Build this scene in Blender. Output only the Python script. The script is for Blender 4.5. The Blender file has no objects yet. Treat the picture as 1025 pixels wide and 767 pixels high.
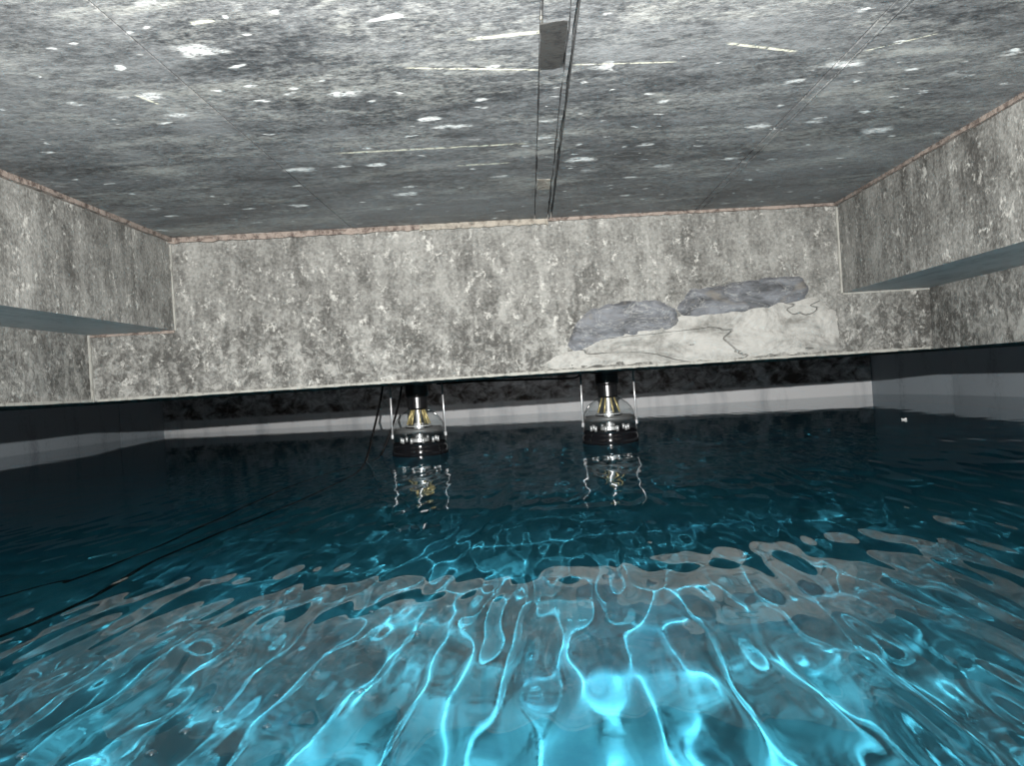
import bpy, bmesh, math, random
import numpy as np
from mathutils import Vector, Matrix, noise as mnoise

scene = bpy.context.scene
COL = scene.collection
PI = math.pi

# ------------------------------------------------------------------ camera, light, exposure
EYE = 0.28                       # lens height above the water (water level is z = 0)
PITCH, ROLL, YAW = 0.0002, 0.0641, 0.0235
FPX, IW, IH = 760.0, 1025.0, 767.0
_rx = Matrix.Rotation(PITCH, 3, 'X'); _ry = Matrix.Rotation(ROLL, 3, 'Y'); _rz = Matrix.Rotation(YAW, 3, 'Z')
CAM_R = _rz @ _rx @ _ry          # columns: right, forward, up
cam_d = bpy.data.cameras.new('camera'); cam = bpy.data.objects.new('camera', cam_d); COL.objects.link(cam)
cam_d.sensor_fit = 'HORIZONTAL'; cam_d.sensor_width = 36.0; cam_d.lens = 36.0 * FPX / IW
cam_d.clip_start = 0.02; cam_d.clip_end = 60
rot = Matrix((CAM_R.col[0], CAM_R.col[2], -CAM_R.col[1])).transposed()
cam.matrix_world = Matrix.Translation((0, 0, EYE)) @ rot.to_4x4()
scene.camera = cam

world = bpy.data.worlds.new('world'); scene.world = world; world.use_nodes = True
world.node_tree.nodes['Background'].inputs[0].default_value = (0.010, 0.012, 0.015, 1)
world.node_tree.nodes['Background'].inputs[1].default_value = 0.2

FLASH_W = 175.0
fl_d = bpy.data.lights.new('camera_flash', 'AREA'); fl = bpy.data.objects.new('camera_flash', fl_d); COL.objects.link(fl)
fl_d.shape = 'DISK'; fl_d.size = 0.008; fl_d.energy = FLASH_W; fl_d.color = (1.0, 0.985, 0.96)
fl.location = (0.0, 0.03, EYE + 0.14); fl.rotation_euler = (PI / 2 + 0.0, 0, 0)
fl_d.cycles.is_caustics_light = True
# added dim fill light behind the front beam, no fixture, lifts the shadowed far wall
bl_d = bpy.data.lights.new('bay_fill', 'POINT'); bl = bpy.data.objects.new('bay_fill', bl_d); COL.objects.link(bl)
bl_d.energy = 11.0; bl_d.shadow_soft_size = 0.08; bl_d.color = (1.0, 0.93, 0.9); bl.location = (-0.2, 4.6, 0.62)

scene.view_settings.view_transform = 'Standard'
scene.view_settings.look = 'None'
scene.view_settings.gamma = 1.0
scene.view_settings.use_curve_mapping = False
scene.view_settings.exposure = 0.0
scene.cycles.max_bounces = 10
scene.cycles.diffuse_bounces = 4
scene.cycles.transmission_bounces = 8
scene.cycles.transparent_max_bounces = 16
scene.cycles.caustics_refractive = True
scene.cycles.caustics_reflective = False
scene.cycles.sample_clamp_indirect = 4.0

# ------------------------------------------------------------------ sizes of the place (metres)
D0, KF = 2.30, 0.0762            # face of the front beam: y = D0 + KF * x
XL, XR, XL2, XR2 = -1.0368, 0.9835, -1.2856, 1.2597
ZC, ZB = EYE + 0.4915, EYE + 0.0226
ZSL, ZSR = EYE + 0.2194, EYE + 0.2134
JOINT_A, JOINT_B, JOINT_C = 0.090, 0.554, -0.50
FLOOR_Z = -1.10
def yf(x): return D0 + KF * x

def ray(px, py):
    c = Vector(((px - IW / 2) / FPX, 1.0, -(py - IH / 2) / FPX))
    return CAM_R @ c
def on_z(px, py, z):
    d = ray(px, py); t = (z - EYE) / d.z
    return Vector((d.x * t, d.y * t, z))
def on_y(px, py, y):
    d = ray(px, py); t = y / d.y
    return Vector((d.x * t, y, EYE + d.z * t))
def on_front(px, py):
    d = ray(px, py); t = D0 / (d.y - KF * d.x)
    return Vector((d.x * t, d.y * t, EYE + d.z * t))

# ------------------------------------------------------------------ node helpers
class NT:
    def __init__(s, name):
        s.m = bpy.data.materials.new(name); s.m.use_nodes = True
        s.t = s.m.node_tree; s.t.nodes.clear()
        s.out = s.t.nodes.new('ShaderNodeOutputMaterial')
    def n(s, typ, **kw):
        nd = s.t.nodes.new('ShaderNode' + typ)
        for k, v in kw.items():
            if k.startswith('i_'):
                nm = k[2:].replace('_', ' ')
                s.put(nd.inputs[nm], v)
            else: setattr(nd, k, v)
        return nd
    def put(s, sock, v):
        if isinstance(v, bpy.types.NodeSocket): s.t.links.new(v, sock)
        else: sock.default_value = v
    def math(s, op, a, b=0.0, c=0.0, clamp=False):
        nd = s.t.nodes.new('ShaderNodeMath'); nd.operation = op; nd.use_clamp = clamp
        for i, v in enumerate((a, b, c)): s.put(nd.inputs[i], v)
        return nd.outputs[0]
    def step(s, v, lo, hi):              # smooth ramp 0..1
        nd = s.t.nodes.new('ShaderNodeMapRange'); nd.interpolation_type = 'SMOOTHSTEP'
        s.put(nd.inputs[0], v); s.put(nd.inputs[1], lo); s.put(nd.inputs[2], hi)
        return nd.outputs[0]
    def mix(s, f, a, b):
        nd = s.t.nodes.new('ShaderNodeMix'); nd.data_type = 'RGBA'
        s.put(nd.inputs[0], f); s.put(nd.inputs[6], rgba(a)); s.put(nd.inputs[7], rgba(b))
        return nd.outputs[2]
    def mapped(s, scale=(1, 1, 1), loc=(0, 0, 0), rot=(0, 0, 0), coord=None):
        nd = s.t.nodes.new('ShaderNodeMapping')
        nd.inputs['Scale'].default_value = scale; nd.inputs['Location'].default_value = loc; nd.inputs['Rotation'].default_value = rot
        s.t.links.new(coord if coord else s.pos(), nd.inputs[0]); return nd.outputs[0]
    def pos(s):
        if not hasattr(s, '_p'): s._p = s.t.nodes.new('ShaderNodeNewGeometry').outputs['Position']
        return s._p
    def xyz(s):
        if not hasattr(s, '_x'):
            nd = s.t.nodes.new('ShaderNodeSeparateXYZ'); s.t.links.new(s.pos(), nd.inputs[0]); s._x = nd.outputs
        return s._x
    def noise(s, vec, scale, detail=6.0, rough=0.6, dist=0.0):
        nd = s.t.nodes.new('ShaderNodeTexNoise'); s.t.links.new(vec, nd.inputs['Vector'])
        nd.inputs['Scale'].default_value = scale; nd.inputs['Detail'].default_value = detail
        nd.inputs['Roughness'].default_value = rough; nd.inputs['Distortion'].default_value = dist
        return nd.outputs[0]
    def voro(s, vec, scale, feature='F1'):
        nd = s.t.nodes.new('ShaderNodeTexVoronoi'); nd.feature = feature; s.t.links.new(vec, nd.inputs['Vector'])
        nd.inputs['Scale'].default_value = scale; return nd
    def bump(s, h, strength, dist):
        nd = s.t.nodes.new('ShaderNodeBump'); s.put(nd.inputs['Height'], h)
        nd.inputs['Strength'].default_value = strength; nd.inputs['Distance'].default_value = dist
        return nd.outputs[0]
    def pbr(s, col, rough=0.8, normal=None, metal=0.0, spec=0.5):
        b = s.t.nodes.new('ShaderNodeBsdfPrincipled')
        s.put(b.inputs['Base Color'], rgba(col)); s.put(b.inputs['Roughness'], rough); b.inputs['Metallic'].default_value = metal
        b.inputs['Specular IOR Level'].default_value = spec
        if normal is not None: s.t.links.new(normal, b.inputs['Normal'])
        s.t.links.new(b.outputs[0], s.out.inputs[0]); return b
def rgba(c):
    if isinstance(c, tuple) and len(c) == 3: return (*c, 1.0)
    return c
def lin(r, g=None, b=None):
    if g is None: g = b = r
    f = lambda v: (v / 255 / 12.92) if v / 255 <= 0.04045 else ((v / 255 + 0.055) / 1.055) ** 2.4
    return (f(r), f(g), f(b))

# ------------------------------------------------------------------ materials
def mat_wall():
    s = NT('weathered_concrete'); z = s.xyz()[2]
    big = s.noise(s.mapped((1, 1, 0.55)), 4.0, 5, 0.62, 0.3)
    med = s.noise(s.mapped((1, 1, 0.8), (3, 1, 2)), 17.0, 7, 0.68, 0.5)
    strk = s.noise(s.mapped((1, 1, 0.07), (7, 2, 0)), 34.0, 4, 0.6)
    fine = s.noise(s.mapped((1, 1, 1), (1, 5, 2)), 110.0, 4, 0.7)
    v = s.math('MULTIPLY_ADD', big, 0.7, s.math('MULTIPLY_ADD', med, 0.8, s.math('MULTIPLY', strk, 0.45)))
    v = s.math('MULTIPLY_ADD', fine, 0.75, v)
    low = s.step(z, ZB + 0.34, ZB + 0.05)                         # coarse blotches in the lower half
    blot = s.step(s.noise(s.mapped((1, 1, 0.9), (5, 5, 1)), 34.0, 7, 0.75, 0.9), 0.44, 0.62)
    v = s.math('ADD', v, s.math('MULTIPLY', s.math('SUBTRACT', blot, 0.45), s.math('MULTIPLY', low, 0.30)))
    f = s.step(v, 1.02, 1.70)
    c = s.mix(f, (0.036, 0.035, 0.032), (0.185, 0.183, 0.170))
    eff = s.step(s.math('MULTIPLY_ADD', fine, 0.35, s.noise(s.mapped((1, 1, 0.7), (9, 3, 4)), 34.0, 6, 0.72, 0.4)), 0.73, 0.88)
    c = s.mix(s.math('MULTIPLY', eff, 0.75), c, (0.33, 0.325, 0.30))
    nb = s.bump(s.math('ADD', v, fine), 0.35, 0.006)
    s.pbr(c, 0.82, nb, spec=0.25); return s.m

def seg_mask(s, p0, p1, w, soft):
    """soft-edged straight scratch between two points of the ceiling"""
    x, y, _ = s.xyz(); dx, dy = p1[0] - p0[0], p1[1] - p0[1]; L = math.hypot(dx, dy); dx /= L; dy /= L
    a = s.math('MULTIPLY_ADD', x, dx, s.math('MULTIPLY_ADD', y, dy, -(p0[0] * dx + p0[1] * dy) - L / 2))
    b = s.math('MULTIPLY_ADD', x, -dy, s.math('MULTIPLY_ADD', y, dx, -(-p0[0] * dy + p0[1] * dx)))
    m = s.step(s.math('ABSOLUTE', b), w, w * (1 - soft))
    return s.math('MULTIPLY', m, s.step(s.math('ABSOLUTE', a), L / 2, L / 2 * 0.75))

def mat_ceiling():
    s = NT('form_face_concrete')
    strk = s.noise(s.mapped((0.42, 1.2, 1)), 20.0, 8, 0.74, 0.5)
    big = s.noise(s.mapped((0.8, 1, 1), (2, 3, 1)), 2.6, 4, 0.6, 0.4)
    fine = s.noise(s.mapped((0.6, 1, 1), (1, 7, 2)), 120.0, 4, 0.75)
    v = s.math('MULTIPLY_ADD', big, 0.9, s.math('MULTIPLY_ADD', strk, 0.75, s.math('MULTIPLY', fine, 0.85)))
    f = s.step(v, 0.92, 1.56)
    c = s.mix(f, (0.018, 0.020, 0.0225), (0.150, 0.154, 0.155))
    pale = s.step(s.math('MULTIPLY_ADD', fine, 0.4, s.noise(s.mapped((0.45, 1.1, 1), (4, 1, 1)), 7.0, 8, 0.72, 0.5)), 0.66, 0.92)
    c = s.mix(s.math('MULTIPLY', pale, 0.5), c, (0.34, 0.34, 0.31))
    # lime spots dripped on the slab
    vec = s.mapped((0.55, 1.0, 0.0))
    wob = s.n('VectorMath', operation='MULTIPLY_ADD')
    nz = s.t.nodes.new('ShaderNodeTexNoise'); nz.inputs['Scale'].default_value = 45; s.t.links.new(vec, nz.inputs['Vector'])
    s.t.links.new(nz.outputs['Color'], wob.inputs[0]); wob.inputs[1].default_value = (0.03, 0.03, 0); s.t.links.new(vec, wob.inputs[2])
    for sc, lo, gain in ((9.0, 0.32, 0.95), (17.0, 0.32, 0.9), (34.0, 0.42, 0.8)):
        vo = s.voro(wob.outputs[0], sc); sep = s.n('SeparateColor'); s.t.links.new(vo.outputs['Color'], sep.inputs[0])
        rad = s.math('MULTIPLY', s.math('MAXIMUM', s.math('SUBTRACT', sep.outputs[0], lo), 0.0), 0.42)
        m = s.step(vo.outputs['Distance'], rad, s.math('MULTIPLY', rad, 0.4))
        m = s.math('MULTIPLY', m, s.math('MULTIPLY', s.math('GREATER_THAN', sep.outputs[0], lo + 0.02), gain))
        m = s.math('MULTIPLY', m, s.step(fine, 0.3, 0.6))
        c = s.mix(m, c, (0.70, 0.71, 0.69))
    for (a, b, w) in (((330, 154), (540, 143), .0075), ((455, 166), (512, 163), .0065), ((725, 43), (800, 52), .0055), ((570, 65), (680, 62), .0035),
                      ((465, 40), (560, 30), .007), ((400, 68), (545, 70), .0045), ((862, 52), (945, 32), .003), ((135, 95), (160, 105), .004), ((190, 24), (215, 20), .006)):
        p0, p1 = on_z(a[0], a[1], ZC), on_z(b[0], b[1], ZC)
        m = s.math('MULTIPLY', seg_mask(s, p0, p1, w, 0.9), s.step(fine, 0.36, 0.56))
        c = s.mix(s.math('MULTIPLY', m, 0.85), c, (0.62, 0.60, 0.47))
    nb = s.bump(s.math('ADD', v, fine), 0.25, 0.004)
    s.pbr(c, s.math('MULTIPLY_ADD', f, 0.2, 0.42), nb, spec=0.4); return s.m

def mat_noise(name, c0, c1, scale, rough=0.8, bump=0.3, stretch=(1, 1, 1), lo=0.35, hi=0.65, spec=0.3, dist=0.004):
    s = NT(name)
    a = s.noise(s.mapped(stretch), scale, 6, 0.65, 0.4); b = s.noise(s.mapped((1, 1, 1), (4, 2, 7)), scale * 7, 4, 0.7)
    v = s.math('MULTIPLY_ADD', b, 0.35, s.math('MULTIPLY', a, 0.825))
    c = s.mix(s.step(v, lo, hi), c0, c1)
    s.pbr(c, rough, s.bump(v, bump, dist), spec=spec); return s.m

def mat_water():
    s = NT('water_surface')
    g = s.n('BsdfGlass'); g.inputs['IOR'].default_value = 1.333; g.inputs['Roughness'].default_value = 0.0
    g.inputs['Color'].default_value = (0.97, 0.99, 1.0, 1)
    s.t.links.new(g.outputs[0], s.out.inputs[0]); return s.m

def mat_thin_glass(name, tint, spec_rough=0.02, edge=4.0):
    s = NT(name)
    tr = s.n('BsdfTransparent'); tr.inputs[0].default_value = (*tint, 1)
    gl = s.n('BsdfGlossy'); gl.inputs['Roughness'].default_value = spec_rough
    fr = s.n('LayerWeight'); fr.inputs[0].default_value = 0.5
    fac = s.math('MULTIPLY_ADD', s.math('POWER', fr.outputs['Facing'], edge), 0.75, 0.05)
    mx = s.n('MixShader'); s.t.links.new(fac, mx.inputs[0]); s.t.links.new(tr.outputs[0], mx.inputs[1]); s.t.links.new(gl.outputs[0], mx.inputs[2])
    s.t.links.new(mx.outputs[0], s.out.inputs[0]); return s.m

def mat_plain(name, col, rough, metal=0.0, spec=0.5, var=0.25, scale=40):
    s = NT(name); a = s.noise(s.mapped(), scale, 4, 0.6)
    c = s.mix(a, tuple(v * (1 - var) for v in col), tuple(v * (1 + var) for v in col))
    s.pbr(c, rough, s.bump(a, 0.08, 0.001), metal=metal, spec=spec); return s.m

M_WALL = mat_wall(); M_CEIL = mat_ceiling(); M_WATER = mat_water()
def mat_far():
    s = NT('pale_tank_wall'); z = s.xyz()[2]
    a = s.noise(s.mapped((1, 1, 0.3)), 5.0, 5, 0.6, 0.3); b = s.noise(s.mapped((1, 1, 1.4), (3, 1, 4)), 9.0, 6, 0.7, 0.6)
    c = s.mix(s.step(a, 0.3, 0.55), (0.66, 0.68, 0.70), (0.93, 0.94, 0.95))
    edge = s.math('MULTIPLY_ADD', b, 0.03, z)                      # brown mottle and painted shade, ending raggedly near the beam's shadow edge
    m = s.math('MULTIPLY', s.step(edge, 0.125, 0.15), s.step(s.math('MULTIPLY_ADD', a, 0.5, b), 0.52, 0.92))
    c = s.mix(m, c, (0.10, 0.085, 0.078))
    s.pbr(c, 0.85, s.bump(b, 0.3, 0.01), spec=0.2); return s.m
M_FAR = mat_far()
M_SIDE = mat_noise('grey_tank_wall', (0.20, 0.23, 0.26), (0.36, 0.41, 0.45), 6, 0.85, 0.3, (1, 1, 0.25), 0.3, 0.6)
M_POOL = mat_noise('blue_tank_floor', (0.036, 0.30, 0.46), (0.056, 0.40, 0.56), 2.5, 0.7, 0.1)
M_SEAL = mat_noise('rusty_joint_filler', (0.035, 0.024, 0.020), (0.17, 0.14, 0.12), 42, 0.9, 0.9, (1, 1, 1), 0.42, 0.66, dist=0.006)
M_TAN = mat_noise('tan_joint_filler', (0.05, 0.042, 0.034), (0.21, 0.19, 0.16), 42, 0.9, 0.8, (1, 1, 1), 0.35, 0.7, dist=0.006)
M_PALE = mat_noise('lime_bead', (0.05, 0.049, 0.043), (0.20, 0.197, 0.178), 50, 0.9, 0.6, (1, 1, 0.4), 0.35, 0.6)
M_STRIP = mat_noise('stained_strip', (0.02, 0.021, 0.022), (0.15, 0.15, 0.145), 14, 0.8, 0.5, (1, 0.5, 1), 0.35, 0.65)
M_STAIN = mat_noise('dark_stain', (0.006, 0.006, 0.007), (0.022, 0.022, 0.021), 30, 0.9, 0.4, spec=0.1)
M_SOFFIT = mat_noise('smooth_soffit', (0.14, 0.135, 0.13), (0.36, 0.34, 0.33), 9, 0.5, 0.2, (1.2, 0.35, 1), 0.35, 0.65)  # pale colour stands in for light bounced up off the water
def mat_mortar():
    s = NT('blue_grey_mortar')
    a = s.noise(s.mapped((0.6, 1, 1.6)), 15.0, 7, 0.68, 0.6); b = s.noise(s.mapped((0.7, 1, 1.3), (5, 2, 3)), 11.0, 6, 0.65, 0.8)
    c = s.mix(s.step(a, 0.34, 0.66), (0.026, 0.027, 0.029), (0.098, 0.103, 0.112))
    c = s.mix(s.math('MULTIPLY', s.step(b, 0.52, 0.68), 0.7), c, (0.105, 0.096, 0.082))
    c = s.mix(s.math('MULTIPLY', s.step(s.math('ABSOLUTE', s.math('SUBTRACT', b, 0.48)), 0.012, 0.0), 0.6), c, (0.20, 0.20, 0.19))
    s.pbr(c, 0.75, s.bump(a, 0.8, 0.012), spec=0.3); return s.m
def mat_plaster():
    s = NT('white_render')
    a = s.noise(s.mapped((0.7, 1, 1.2)), 9.0, 7, 0.66, 0.7); b = s.noise(s.mapped((0.5, 1, 1.6), (5, 2, 9)), 4.0, 3, 0.5, 0.6); d = s.noise(s.mapped(), 60, 5, 0.7)
    c = s.mix(s.step(s.math('MULTIPLY_ADD', d, 0.3, s.math('MULTIPLY', a, 0.8)), 0.36, 0.62), (0.10, 0.098, 0.09), (0.235, 0.232, 0.216))
    crack = s.step(s.math('ABSOLUTE', s.math('SUBTRACT', b, 0.44)), 0.006, 0.0)
    c = s.mix(s.math('MULTIPLY', crack, 0.4), c, (0.04, 0.039, 0.036))
    s.pbr(c, 0.85, s.bump(s.math('SUBTRACT', a, s.math('MULTIPLY', crack, 0.25)), 1.0, 0.02), spec=0.25); return s.m
M_BLUEGREY = mat_mortar()
M_PLASTER = mat_plaster()
M_BLACK = mat_plain('black_plastic', (0.006, 0.006, 0.0065), 0.28)
M_CABLE = mat_plain('black_cable_jacket', (0.003, 0.003, 0.0034), 0.6, 0.0, 0.15)
M_STEEL = mat_plain('bright_steel', (0.72, 0.72, 0.72), 0.35, 0.6)
M_BRASS = mat_plain('brass_pin', (0.55, 0.44, 0.20), 0.35, 0.4)
M_DARKGLASS = mat_plain('dark_coated_glass', (0.006, 0.006, 0.007), 0.08)
M_SILVER = mat_plain('silver_band', (0.12, 0.12, 0.12), 0.5, 0.3)
M_GLASS = mat_thin_glass('clear_glass', (0.90, 0.92, 0.92))
M_FLAKE = mat_plain('pale_flake', (0.7, 0.7, 0.68), 0.8)

# ------------------------------------------------------------------ mesh helpers
def link(name, me, m, parent=None, **props):
    o = bpy.data.objects.new(name, me); COL.objects.link(o)
    if m is not None and me is not None:
        me.materials.clear(); me.materials.append(m)
    if parent is not None: o.parent = parent
    for k, v in props.items(): o[k] = v
    return o
def from_bm(name, bm, m, parent=None, smooth=False, **props):
    bmesh.ops.recalc_face_normals(bm, faces=bm.faces)
    me = bpy.data.meshes.new(name); bm.to_mesh(me); bm.free()
    if smooth:
        for p in me.polygons: p.use_smooth = True
    return link(name, me, m, parent, **props)
def empty(name, loc, **props):
    o = bpy.data.objects.new(name, None); COL.objects.link(o); o.location = loc; o.empty_display_size = 0.05
    for k, v in props.items(): o[k] = v
    return o
def box(bm, x0, x1, y0, y1, z0, z1, shear=0.0):
    """box whose y faces follow y + shear * x"""
    vs = [bm.verts.new((x, y + shear * x, z)) for z in (z0, z1) for y in (y0, y1) for x in (x0, x1)]
    for f in ((0, 1, 3, 2), (4, 6, 7, 5), (0, 4, 5, 1), (2, 3, 7, 6), (0, 2, 6, 4), (1, 5, 7, 3)): bm.faces.new([vs[i] for i in f])
def prism_y(bm, prof, y0f, y1f):
    """closed (x, z) profile run along y, ends at y0f(x), y1f(x)"""
    a = [bm.verts.new((x, y0f(x), z)) for x, z in prof]; b = [bm.verts.new((x, y1f(x), z)) for x, z in prof]
    n = len(prof); bm.faces.new(a); bm.faces.new(list(reversed(b)))
    for i in range(n): bm.faces.new((a[i], b[i], b[(i + 1) % n], a[(i + 1) % n]))
def tube(bm, pts, r, seg=8):
    rings = []; pts = [Vector(p) for p in pts]
    for i, p in enumerate(pts):
        t = (pts[min(i + 1, len(pts) - 1)] - pts[max(i - 1, 0)]).normalized()
        a = t.cross(Vector((0.3, 1, 0.2))).normalized(); b = t.cross(a)
        rr = r[i] if isinstance(r, (list, tuple)) else r
        rings.append([bm.verts.new(p + (a * math.cos(2 * PI * k / seg) + b * math.sin(2 * PI * k / seg)) * rr) for k in range(seg)])
    for i in range(len(rings) - 1):
        for k in range(seg): bm.faces.new((rings[i][k], rings[i][(k + 1) % seg], rings[i + 1][(k + 1) % seg], rings[i + 1][k]))
    bm.faces.new(rings[0]); bm.faces.new(list(reversed(rings[-1])))
def lathe(bm, prof, seg=32, c=(0, 0), cap=True):
    rings = []
    for r, z in prof: rings.append([bm.verts.new((c[0] + r * math.cos(2 * PI * k / seg), c[1] + r * math.sin(2 * PI * k / seg), z)) for k in range(seg)])
    for i in range(len(rings) - 1):
        for k in range(seg): bm.faces.new((rings[i][k], rings[i][(k + 1) % seg], rings[i + 1][(k + 1) % seg], rings[i + 1][k]))
    if cap:
        if prof[0][0] > 1e-6: bm.faces.new(rings[0])
        if prof[-1][0] > 1e-6: bm.faces.new(list(reversed(rings[-1])))
    bmesh.ops.remove_doubles(bm, verts=bm.verts, dist=1e-6)
def rough_bar(p0, p1, w, h, seed, jit=0.25, n=40, up=Vector((0, 0, 1))):
    """uneven four-sided bar from p0 to p1"""
    rnd = random.Random(seed); bm = bmesh.new(); p0, p1 = Vector(p0), Vector(p1)
    t = (p1 - p0).normalized(); a = t.cross(up)
    if a.length < 1e-3: a = t.cross(Vector((1, 0, 0)))
    a.normalize(); b = a.cross(t); rings = []
    for i in range(n + 1):
        p = p0.lerp(p1, i / n); ww = w * (1 + rnd.uniform(-jit, jit)); hh = h * (1 + rnd.uniform(-jit, jit))
        rings.append([bm.verts.new(p + a * sx * ww / 2 + b * sy * hh / 2) for sx, sy in ((-1, -1), (1, -1), (1, 1), (-1, 1))])
    for i in range(n):
        for k in range(4): bm.faces.new((rings[i][k], rings[i][(k + 1) % 4], rings[i + 1][(k + 1) % 4], rings[i + 1][k]))
    bm.faces.new(rings[0]); bm.faces.new(list(reversed(rings[-1])))
    return bm
ST = dict(kind='structure')

# ------------------------------------------------------------------ the setting
YB = -1.6                                        # back of the bay, behind the camera
FB = 1.42                                        # depth of the front beam from face to rear
bm = bmesh.new(); box(bm, -4.3, 4.1, -2.2, 8.2, ZC + 0.02, ZC + 0.25)
ceil = from_bm('ceiling', bm, M_CEIL, label='dark streaked concrete ceiling slab with pale lime spots', **ST)
for i, (x0, x1) in enumerate(((XL - 0.1, JOINT_C - 0.0015), (JOINT_C + 0.0015, JOINT_A - 0.045), (JOINT_A + 0.008, JOINT_B - 0.018), (JOINT_B + 0.006, XR + 0.1))):
    bm = bmesh.new(); box(bm, x0, x1, YB, D0 + 0.05, ZC, ZC + 0.03, KF)
    from_bm('ceiling_panel', bm, M_CEIL, ceil)
def joint_strip(x0, x1, drop, m, seed):
    rnd = random.Random(seed); bm = bmesh.new(); n = 70; rows = []
    for i in range(n + 1):
        y = YB + (D0 + 0.06 - YB) * i / n
        j0, j1 = rnd.uniform(-.0018, .0018), rnd.uniform(-.0018, .0018)
        rows.append([bm.verts.new(v) for v in ((x0 + j0, y + KF * x0, ZC + .03), (x0 + j0, y + KF * x0, ZC - drop), (x1 + j1, y + KF * x1, ZC - drop), (x1 + j1, y + KF * x1, ZC + .03))])
    for i in range(n):
        for k in range(3): bm.faces.new((rows[i][k], rows[i][k + 1], rows[i + 1][k + 1], rows[i + 1][k]))
    bm.faces.new(rows[0]); bm.faces.new(list(reversed(rows[-1])))
    return from_bm('joint_strip', bm, m, ceil)
joint_strip(JOINT_A - 0.042, JOINT_A - 0.006, 0.002, M_CEIL, 1)
joint_strip(JOINT_A - 0.003, JOINT_A + 0.002, 0.003, M_CEIL, 2)
joint_strip(JOINT_B - 0.015, JOINT_B - 0.001, 0.001, M_CEIL, 3)
joint_strip(JOINT_B + 0.001, JOINT_B + 0.004, 0.002, M_CEIL, 4)
for (a, b, yx) in (((JOINT_A - .043), (JOINT_A - .007), (548, 45)), ((JOINT_A - .040), (JOINT_A - .008), (541, 184))):
    p = on_z(yx[0], yx[1], ZC); ln = 0.075 if yx[1] < 100 else 0.05
    bm = bmesh.new(); box(bm, a, b, p.y - ln, p.y + ln, ZC - 0.0032, ZC - 0.0015)
    bmesh.ops.subdivide_edges(bm, edges=bm.edges, cuts=3)
    for v in bm.verts: v.co.x += mnoise.noise(v.co * 40) * .003; v.co.y += mnoise.noise(v.co * 35 + Vector((5, 0, 0))) * .012
    from_bm('filler_patch', bm, M_STAIN if yx[1] < 100 else M_TAN, ceil)

# front beam: its face looks at the camera, its soffit hangs just above the water
bm = bmesh.new(); box(bm, -2.6, 2.5, D0, D0 + FB, ZB, ZC + 0.02, KF)
bmesh.ops.bevel(bm, geom=[e for e in bm.edges if all(abs(v.co.z - ZB) < 1e-5 for v in e.verts)], offset=0.004, segments=1, affect='EDGES')
wf = from_bm('wall_front', bm, M_WALL, label='mottled grey concrete beam face spanning the bay above the water', **ST)
bm = rough_bar((-1.27, yf(-1.27) - 0.002, ZB + 0.004), (1.25, yf(1.25) - 0.002, ZB + 0.004), 0.006, 0.007, 11, 0.35, 160)
from_bm('lower_lip', bm, M_PALE, wf)

# side beams: upper face, soffit, set-back lower face
ex = 0.01
bm = bmesh.new()
prism_y(bm, [(XL, ZC + .02), (XL, ZSL), (XL2, ZSL), (XL2, ZB), (-1.85, ZB), (-1.85, ZC + .02)], lambda x: YB - .3, lambda x: yf(x))
wl = from_bm('wall_left', bm, M_WALL, label='stepped grey concrete beam on the left with dark soffit', **ST)
bm = bmesh.new()
prism_y(bm, [(XR, ZC + .02), (XR, ZSR), (XR2, ZSR), (XR2, ZB), (1.72, ZB), (1.72, ZC + .02)], lambda x: YB - .3, lambda x: yf(x))
wr = from_bm('wall_right', bm, M_WALL, label='stepped grey concrete beam on the right with smooth soffit', **ST)
from_bm('lower_lip', rough_bar((XL2 + .002, YB, ZB + .004), (XL2 + .002, yf(XL2), ZB + .004), .006, .007, 12, .35, 80), M_PALE, wl)
for w, zs in ((wl, ZSL), (wr, ZSR)):
    w.data.materials.append(M_SOFFIT)
    for p in w.data.polygons:
        if abs(p.normal.z) > .9 and abs(p.center.z - zs) < .01: p.material_index = 1
bm = bmesh.new(); box(bm, -2.6, 2.5, YB - 0.7, YB - 0.3, ZB, ZC + .02)
from_bm('wall_back', bm, M_WALL, label='concrete beam closing the bay behind the camera', **ST)

# joint fillers along the ceiling and corners
def trim(name, p0, p1, w, h, m, seed, label, n=60, up=Vector((0, 0, 1))):
    return from_bm(name, rough_bar(p0, p1, w, h, seed, 0.3, n, up), m, label=label, **ST)
q = 0.006
trim('trim_1', (XL + q, YB, ZC - .005), (XL + q, yf(XL) - .004, ZC - .005), .012, .013, M_SEAL, 21, 'rusty joint filler between ceiling and left beam')
pA, pB, pC = on_front(420, 226), on_front(545, 217), on_front(690, 210)
trim('trim_2', (XL, yf(XL) - q, ZC - .007), (pA.x, yf(pA.x) - q, ZC - .007), .010, .018, M_SEAL, 22, 'pinkish joint filler above the front beam, left stretch', 40)
trim('trim_3', (pA.x, yf(pA.x) - q, ZC - .008), (JOINT_A - .005, yf(JOINT_A) - q, ZC - .008), .010, .019, M_TAN, 23, 'tan joint filler above the front beam, middle stretch', 30)
trim('trim_4', (JOINT_A - .003, yf(JOINT_A) - q, ZC - .004), (XR, yf(XR) - q, ZC - .004), .008, .009, M_SEAL, 24, 'thin rusty joint filler above the front beam, right stretch', 50)
trim('trim_5', (XR - q, YB, ZC - .004), (XR - q, yf(XR) - .004, ZC - .004), .010, .010, M_SEAL, 25, 'dark rusty joint filler between ceiling and right beam')
trim('trim_6', (XL + .003, yf(XL) - .003, ZSL), (XL + .003, yf(XL) - .003, ZC - .02), .005, .005, M_PALE, 26, 'pale bead in the left inner corner', 24, Vector((0, 1, 0)))
trim('trim_7', (XR - .003, yf(XR) - .003, ZSR), (XR - .003, yf(XR) - .003, ZC - .012), .006, .006, M_PALE, 27, 'pale bead in the right inner corner', 24, Vector((0, 1, 0)))
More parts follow.
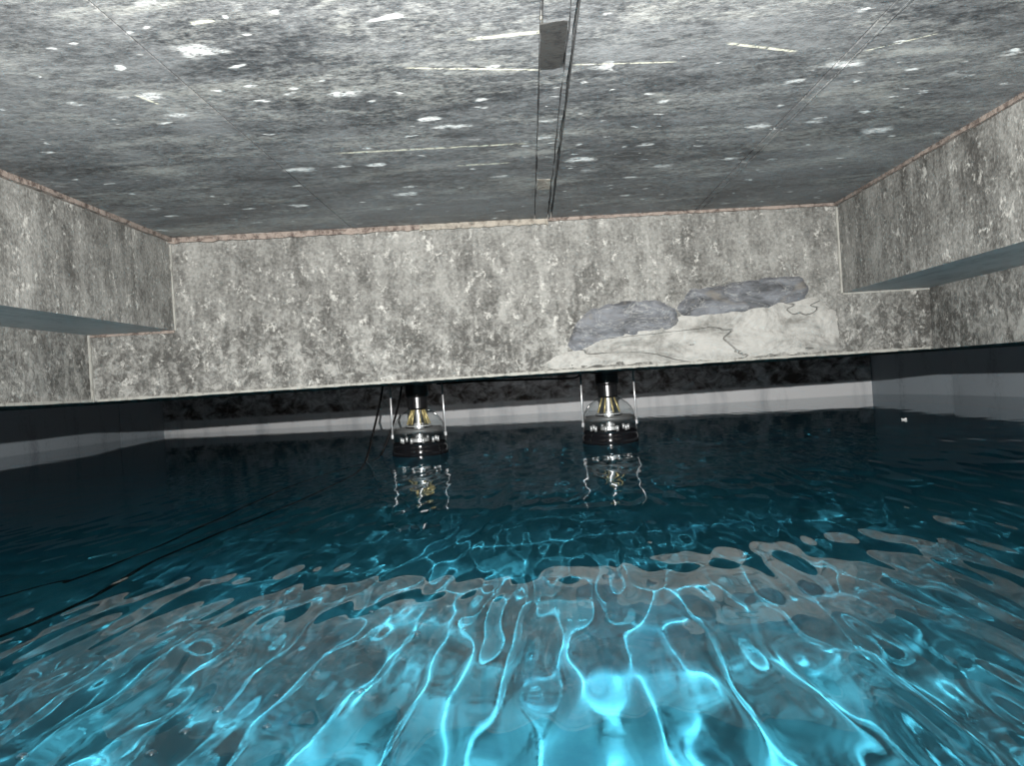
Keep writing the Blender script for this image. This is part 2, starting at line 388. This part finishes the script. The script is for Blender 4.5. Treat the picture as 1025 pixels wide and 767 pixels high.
trim('trim_8', (XL2 + .003, yf(XL2) - .003, ZB), (XL2 + .003, yf(XL2) - .003, ZSL), .008, .008, M_PALE, 28, 'lime crusted corner under the left beam', 20, Vector((0, 1, 0)))
trim('trim_9', (XL2, yf(XL2) - .003, ZSL - .004), (XL, yf(XL) - .003, ZSL - .004), .006, .007, M_SEAL, 29, 'filler line under the left soffit', 16)
trim('trim_10', (XR, yf(XR) - .003, ZSR - .003), (XR2, yf(XR2) - .003, ZSR - .003), .004, .005, M_PALE, 30, 'filler line under the right soffit', 16)

# repairs trowelled on the front beam
def patch(name, outline, depth, m, seed, soft=0.014, step=0.006, rough=0.5):
    """irregular low mound of mortar on the front face"""
    P = [(lambda q: (q.x, q.z))(on_front(*p)) for p in outline]; n = len(P)
    def inside(x, z):
        c = False; dm = 9.0
        for i in range(n):
            (x0, z0), (x1, z1) = P[i], P[(i + 1) % n]
            if (z0 > z) != (z1 > z) and x < (x1 - x0) * (z - z0) / (z1 - z0) + x0: c = not c
            ux, uz = x1 - x0, z1 - z0; t = max(0, min(1, ((x - x0) * ux + (z - z0) * uz) / (ux * ux + uz * uz)))
            dm = min(dm, math.hypot(x - x0 - t * ux, z - z0 - t * uz))
        return dm if c else -dm
    x0, x1 = min(p[0] for p in P) - .02, max(p[0] for p in P) + .02; z0, z1 = max(ZB + .006, min(p[1] for p in P) - .02), max(p[1] for p in P) + .02
    nx_, nz_ = int((x1 - x0) / step) + 1, int((z1 - z0) / step) + 1
    bm = bmesh.new(); V = {}; H = {}
    for i in range(nx_ + 1):
        for k in range(nz_ + 1):
            x, z = x0 + (x1 - x0) * i / nx_, z0 + (z1 - z0) * k / nz_
            d = inside(x, z) + .007 * mnoise.noise(Vector((x * 30, z * 34, seed)))
            t = max(0.0, min(1.0, d / soft + .3)); t = t * t * (3 - 2 * t)
            rid = abs(mnoise.noise(Vector((x * 6 + seed, z * 22, 3.1)))); crack = -.5 * max(0, 1 - rid / .06)
            h = depth * t * (1 + rough * mnoise.noise(Vector((x * 10, z * 26, seed + 4))) + rough * .5 * mnoise.noise(Vector((x * 45, z * 60, seed))) + crack) - .0015
            H[i, k] = d; V[i, k] = (x, yf(x) - h, z)
    B = {}
    def g(i, k):
        if (i, k) not in B: B[i, k] = bm.verts.new(V[i, k])
        return B[i, k]
    for i in range(nx_):
        for k in range(nz_):
            q4 = ((i, k), (i + 1, k), (i + 1, k + 1), (i, k + 1))
            if max(H[c] for c in q4) > -.006: bm.faces.new([g(*c) for c in q4])
    return from_bm(name, bm, m, wf, smooth=True)
patch('plaster_repair', [(540, 366), (566, 353), (600, 336), (665, 322), (690, 312), (730, 309), (790, 300), (815, 298), (836, 312), (840, 335), (838, 350), (760, 357), (690, 362), (600, 366), (560, 369)], .007, M_PLASTER, 3, .03, .005, .8)['label'] = 'whitish trowelled plaster'
patch('mortar_repair', [(569, 345), (577, 322), (595, 309), (625, 302), (655, 301), (676, 309), (680, 322), (672, 330), (640, 336), (600, 344), (575, 352)], .009, M_BLUEGREY, 5)['label'] = 'blue-grey mortar patch'
patch('mortar_repair', [(680, 303), (692, 291), (730, 285), (775, 278), (800, 277), (809, 288), (806, 300), (770, 307), (725, 316), (690, 318), (678, 311)], .010, M_BLUEGREY, 7)['label'] = 'blue-grey mortar patch'

# the tank that the beams stand in: outer walls run from the floor to the slab
def tank_wall(name, pts, m, label, thick=0.25):
    bm = bmesh.new(); lo = FLOOR_Z; hi = ZC + 0.02
    for (a, b) in zip(pts, pts[1:]):
        a, b = Vector((*a, 0)), Vector((*b, 0)); t = (b - a).normalized(); nn = Vector((-t.y, t.x, 0)) * thick
        vs = [bm.verts.new((p.x, p.y, z)) for z in (lo, hi) for p in (a, b, b + nn, a + nn)]
        for f in ((0, 1, 2, 3), (7, 6, 5, 4), (0, 4, 5, 1), (1, 5, 6, 2), (2, 6, 7, 3), (3, 7, 4, 0)): bm.faces.new([vs[i] for i in f])
    return from_bm(name, bm, m, label=label, **ST)
YFAR = 6.9
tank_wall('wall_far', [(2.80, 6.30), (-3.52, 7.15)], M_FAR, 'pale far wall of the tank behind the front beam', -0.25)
tank_wall('wall_tank_left', [(-3.60, -2.2), (-3.60, 6.55)], M_SIDE, 'grey left wall of the tank', 0.25)
tank_wall('wall_tank_left_corner', [(-3.60, 6.56), (-3.50, 7.14)], M_SIDE, 'grey corner of the tank beyond the left beam', 0.25)
tank_wall('wall_tank_right', [(2.95, -2.2), (2.95, 5.38)], M_SIDE, 'grey right wall of the tank', -0.25)
tank_wall('wall_tank_right_corner', [(3.0, 5.39), (2.80, 6.35)], M_SIDE, 'grey corner of the tank beyond the right beam', -0.25)
tank_wall('wall_tank_back', [(-3.7, -2.2), (3.0, -2.2)], M_SIDE, 'grey tank wall behind the camera', -0.25)
bm = bmesh.new(); box(bm, -4.1, 3.6, -2.6, 7.9, FLOOR_Z - 0.1, FLOOR_Z)
fo = from_bm('floor', bm, M_POOL, label='turquoise tank floor seen through the water', **ST)
fo.cycles.is_caustics_receiver = True

# ------------------------------------------------------------------ water
def axis(parts):
    out = [parts[0][0]]
    for a, b, d0, d1 in parts:
        p = a
        while True:
            f = (p - a) / (b - a); d = d0 + (d1 - d0) * f; p += d
            if p >= b - d * .5: break
            out.append(p)
        out.append(b)
    return np.array(out)
gx = axis([(-3.60, -1.5, .06, .012), (-1.5, -.7, .008, .0045), (-.7, .7, .0045, .0045), (.7, 1.5, .0045, .008), (1.5, 2.95, .012, .06)])
gy = axis([(-2.2, 0.25, .2, .01), (0.25, 2.2, .007, .007), (2.2, 7.3, .008, .05)])
X, Y = np.meshgrid(gx, gy)
def ripple(X, Y):
    rs = np.random.RandomState(7); Z = np.zeros_like(X)
    # long crests running away from the viewer, a finer cross chop and a weak swell
    for n, lo, hi, ang, spread, slope in ((36, .035, .090, 0.0, .17, .0078), (18, .10, .30, PI / 2, .5, .0036), (10, .3, .6, .5, 1.5, .0022)):
        for i in range(n):
            lam = lo * (hi / lo) ** rs.rand(); k = 2 * PI / lam; th = ang + rs.normal() * spread; ph = rs.rand() * 2 * PI
            Z += slope / k * np.sin(k * (np.cos(th) * X + np.sin(th) * Y) + ph)
    # broader, lazier waves on the right-hand side
    for i in range(10):
        lam = .12 * (.26 / .12) ** rs.rand(); k = 2 * PI / lam; th = rs.normal() * .45; ph = rs.rand() * 2 * PI
        Z += np.clip((X - .05) / .35, 0, 1) * .0075 / k * np.sin(k * (np.cos(th) * X + np.sin(th) * Y) + ph)
    return Z
Y = np.where(Y > 4.0, 4.0 + (Y - 4.0) * (6.30 + (2.80 - X) * 0.1345 - 0.004 - 4.0) / 3.3, Y)
Z = ripple(X, Y)
env = np.clip(1.0 - 0.52 * np.clip(Y - 1.7, 0, 9), .12, 1.0)
Z *= env
ny, nx = X.shape
me = bpy.data.meshes.new('water')
co = np.stack([X, Y, Z], -1).reshape(-1, 3).astype(np.float32)
idx = np.arange(ny * nx).reshape(ny, nx)
quads = np.stack([idx[:-1, :-1], idx[:-1, 1:], idx[1:, 1:], idx[1:, :-1]], -1).reshape(-1, 4).astype(np.int32)
me.vertices.add(len(co)); me.vertices.foreach_set('co', co.ravel())
me.loops.add(quads.size); me.loops.foreach_set('vertex_index', quads.ravel())
me.polygons.add(len(quads)); me.polygons.foreach_set('loop_start', np.arange(0, quads.size, 4, dtype=np.int32))
me.polygons.foreach_set('use_smooth', np.ones(len(quads), dtype=bool))
me.update(); me.validate()
wt = link('water', me, M_WATER, label='clear rippled blue water filling the concrete tank', category='water', kind='stuff')
wt.cycles.is_caustics_caster = True

# ------------------------------------------------------------------ hanging glass bulb sensors
YP = 3.30
def sensor(px, label):
    base = on_y(px, 445, YP); t = empty('photomultiplier', (base.x, YP, 0.0), label=label, category='sensor', group='glass bulb sensors under the front beam')
    def part(name, bm, m, parent=t, smooth=True, **kw): return from_bm(name, bm, m, parent, smooth, **kw)
    R = 0.122
    bm = bmesh.new(); lathe(bm, [(0, ZB), (.070, ZB), (.070, ZB - .005), (.050, ZB - .007), (.050, ZB - .050), (.046, ZB - .054), (.043, ZB - .058), (.043, .198), (.039, .192), (0, .192)], 28)
    part('socket', bm, M_BLACK, smooth=False, label='black plastic socket')
    bm = bmesh.new(); prof = [(.040, .200), (.044, .192), (.060, .182), (.080, .168), (.096, .150), (.107, .128), (.112, .100), (.115, .075), (.118, .050)]
    lathe(bm, prof, 40, cap=False); part('glass_dome', bm, M_GLASS, label='clear glass dome')
    bm = bmesh.new()
    prof = [(.1165, .051)] + [(R * math.cos(a), .004 + R * .9 * math.sin(a)) for a in [math.radians(20 - 110 * i / 14) for i in range(14)]] + [(0, .004 - R * .9)]
    lathe(bm, prof, 40, cap=False); part('dark_bowl', bm, M_DARKGLASS, label='dark coated lower bowl dipping into the water')
    bm = bmesh.new(); lathe(bm, [(.1055, .114), (.1085, .114), (.1105, .094), (.1075, .094), (.1055, .114)], 40, cap=False); part('silver_band', bm, M_SILVER, label='grey band behind the glass')
    bm = bmesh.new(); lathe(bm, [(0, .194), (.012, .194), (.012, .135), (.022, .133), (.022, .100), (.015, .098), (.015, .070), (.040, .066), (.040, .052), (0, .052)], 20)
    part('electrode_stack', bm, M_STEEL, smooth=False, label='bright metal electrode stack')
    for k in range(8):
        a = 2 * PI * k / 8 + .3; c, s_ = math.cos(a), math.sin(a)
        bm = bmesh.new(); tube(bm, [(.026 * c, .026 * s_, .196), (.050 * c, .050 * s_, .128)], .0036, 6); part('pin', bm, M_BRASS)
    bm = bmesh.new(); lathe(bm, [(.016, .124), (.058, .123), (.058, .119), (.016, .118), (.016, .124)], 28, cap=False); part('electrode_disc', bm, M_STEEL, smooth=False)
    for k in range(10):
        a = 2 * PI * k / 10; c, s_ = math.cos(a), math.sin(a)
        bm = bmesh.new(); tube(bm, [(.080 * c, .080 * s_, .050), (.080 * c, .080 * s_, .072)], .006, 6); part('stub', bm, M_STEEL)
    for sx in (-1, 1):
        bm = bmesh.new(); tube(bm, [(sx * .113, -.012, ZB + .001), (sx * .116, -.012, .078)], .0036, 8)
        rod = part('hanger_rod', bm, M_STEEL, label='thin steel rod')
        bm = bmesh.new(); lathe(bm, [(0, .088), (.0055, .088), (.0055, .072), (0, .072)], 8, (sx * .1165, -.012)); part('rod_nut', bm, M_STEEL, rod, False)
    return t
sensor(420.5, 'left glass bulb sensor with black socket, beside two dangling cables')
sensor(611.5, 'right glass bulb sensor with black socket, below the patched concrete')

# ------------------------------------------------------------------ cables
def smooth_path(pts, n=10):
    out = []; P = [Vector(p) for p in pts]; P = [P[0] * 2 - P[1]] + P + [P[-1] * 2 - P[-2]]
    for i in range(1, len(P) - 2):
        a, b, c, d = P[i - 1:i + 3]
        for k in range(n):
            t = k / n; out.append(.5 * ((2 * b) + (c - a) * t + (2 * a - 5 * b + 4 * c - d) * t * t + (3 * b - a - 3 * c + d) * t ** 3))
    out.append(P[-2]); return out
def cable(pts, r, label, group='black cables'):
    bm = bmesh.new(); tube(bm, smooth_path(pts), r, 8)
    return from_bm('cable', bm, M_CABLE, None, True, label=label, category='cable', group=group)
a = on_y(383, 386, 3.5); a.z = ZB - .001
c1 = [a, on_y(380, 405, 3.45), on_y(373, 435, 3.30), on_z(366, 462, .0), on_z(356, 476, -.008), on_z(300, 503, -.006), on_z(172, 556, -.006), on_z(0, 641, -.006), (-1.0, .35, -.02), (-1.5, -.4, -.15)]
cable(c1, .0048, 'black cable hanging leftmost, then trailing along the water to the left')
a = on_y(402, 385, 3.52); a.z = ZB - .001
c2 = [a, on_y(399, 405, 3.45), on_y(391, 432, 3.35), on_z(381, 456, .0), on_z(372, 468, -.03), on_z(300, 497, -.05), on_z(180, 549, -.03), on_z(75, 596, -.035), on_z(-40, 640, -.06), (-1.6, -.2, -.2)]
cable(c2, .0048, 'black cable dangling beside the left bulb sensor into the water')
p0, p1 = on_y(425, 380, 3.3), on_y(600, 372, 3.3)
cable([(p0.x + .04, 3.40, ZB - .004), (p0.x + .25, 3.2, ZB - .006), (p0.x + .5, 3.0, ZB - .014), (p1.x - .12, 3.25, ZB - .018), (p1.x - .075, 3.42, ZB - .004)], .004, 'black cable strung under the beam between the two bulb sensors')

# ------------------------------------------------------------------ bubbles and a flake on the surface
M_BUB = mat_thin_glass('bubble_film', (0.80, 0.84, 0.86), 0.05, 1.5)
BUBBLES = (
    (22, 757, 10, 'air bubble on the water nearest the lower left corner'),
    (151, 755, 11, 'air bubble close to the bottom edge, right of the corner bubble'),
    (185, 733, 11, 'large air bubble in the row rising from the bottom edge'),
    (170, 706, 7, 'small air bubble, left one of three in a loose cluster'),
    (190, 718, 7, 'small air bubble, lowest of three in a loose cluster'),
    (218, 711, 11, 'air bubble, right and largest of three in a loose cluster'),
    (267, 728, 9, 'air bubble alone below and right of the cluster of three'),
    (277, 697, 7, 'small air bubble between the cluster and the rightmost large bubble'),
    (360, 693, 11, 'large air bubble furthest right on the near water'),
    (417, 636, 10, 'air bubble far out, right of all other bubbles'),
    (372, 613, 6, 'tiny air bubble furthest from the viewer'))
for px, py, w, lab in BUBBLES:
    p = on_z(px, py, 0); r = w / FPX * p.length / 2
    bm = bmesh.new(); lathe(bm, [(r * math.cos(a), r * .75 * math.sin(a)) for a in [k * PI / 2 / 6 for k in range(7)]], 16, cap=False)
    z = float(ripple(np.array([[p.x]]), np.array([[p.y]]))[0, 0])
    o = from_bm('bubble', bm, M_BUB, None, True, label=lab, category='bubble', group='air bubbles on the near water')
    o.location = (p.x, p.y, z - .0003)
p = on_z(905, 420, .002); bm = bmesh.new(); rnd = random.Random(4); top = []; bot = []
for k in range(9):
    a = 2 * PI * k / 9; r = rnd.uniform(.007, .013)
    top.append(bm.verts.new((r * math.cos(a), r * math.sin(a), .003 + rnd.uniform(0, .006)))); bot.append(bm.verts.new((r * .9 * math.cos(a), r * .9 * math.sin(a), 0)))
bm.faces.new(top); bm.faces.new(list(reversed(bot)))
for k in range(9): bm.faces.new((top[k], bot[k], bot[(k + 1) % 9], top[(k + 1) % 9]))
fk = from_bm('floating_flake', bm, M_FLAKE, label='small white flake floating on the dark water at right', category='debris'); fk.location = (p.x, p.y, .0005)
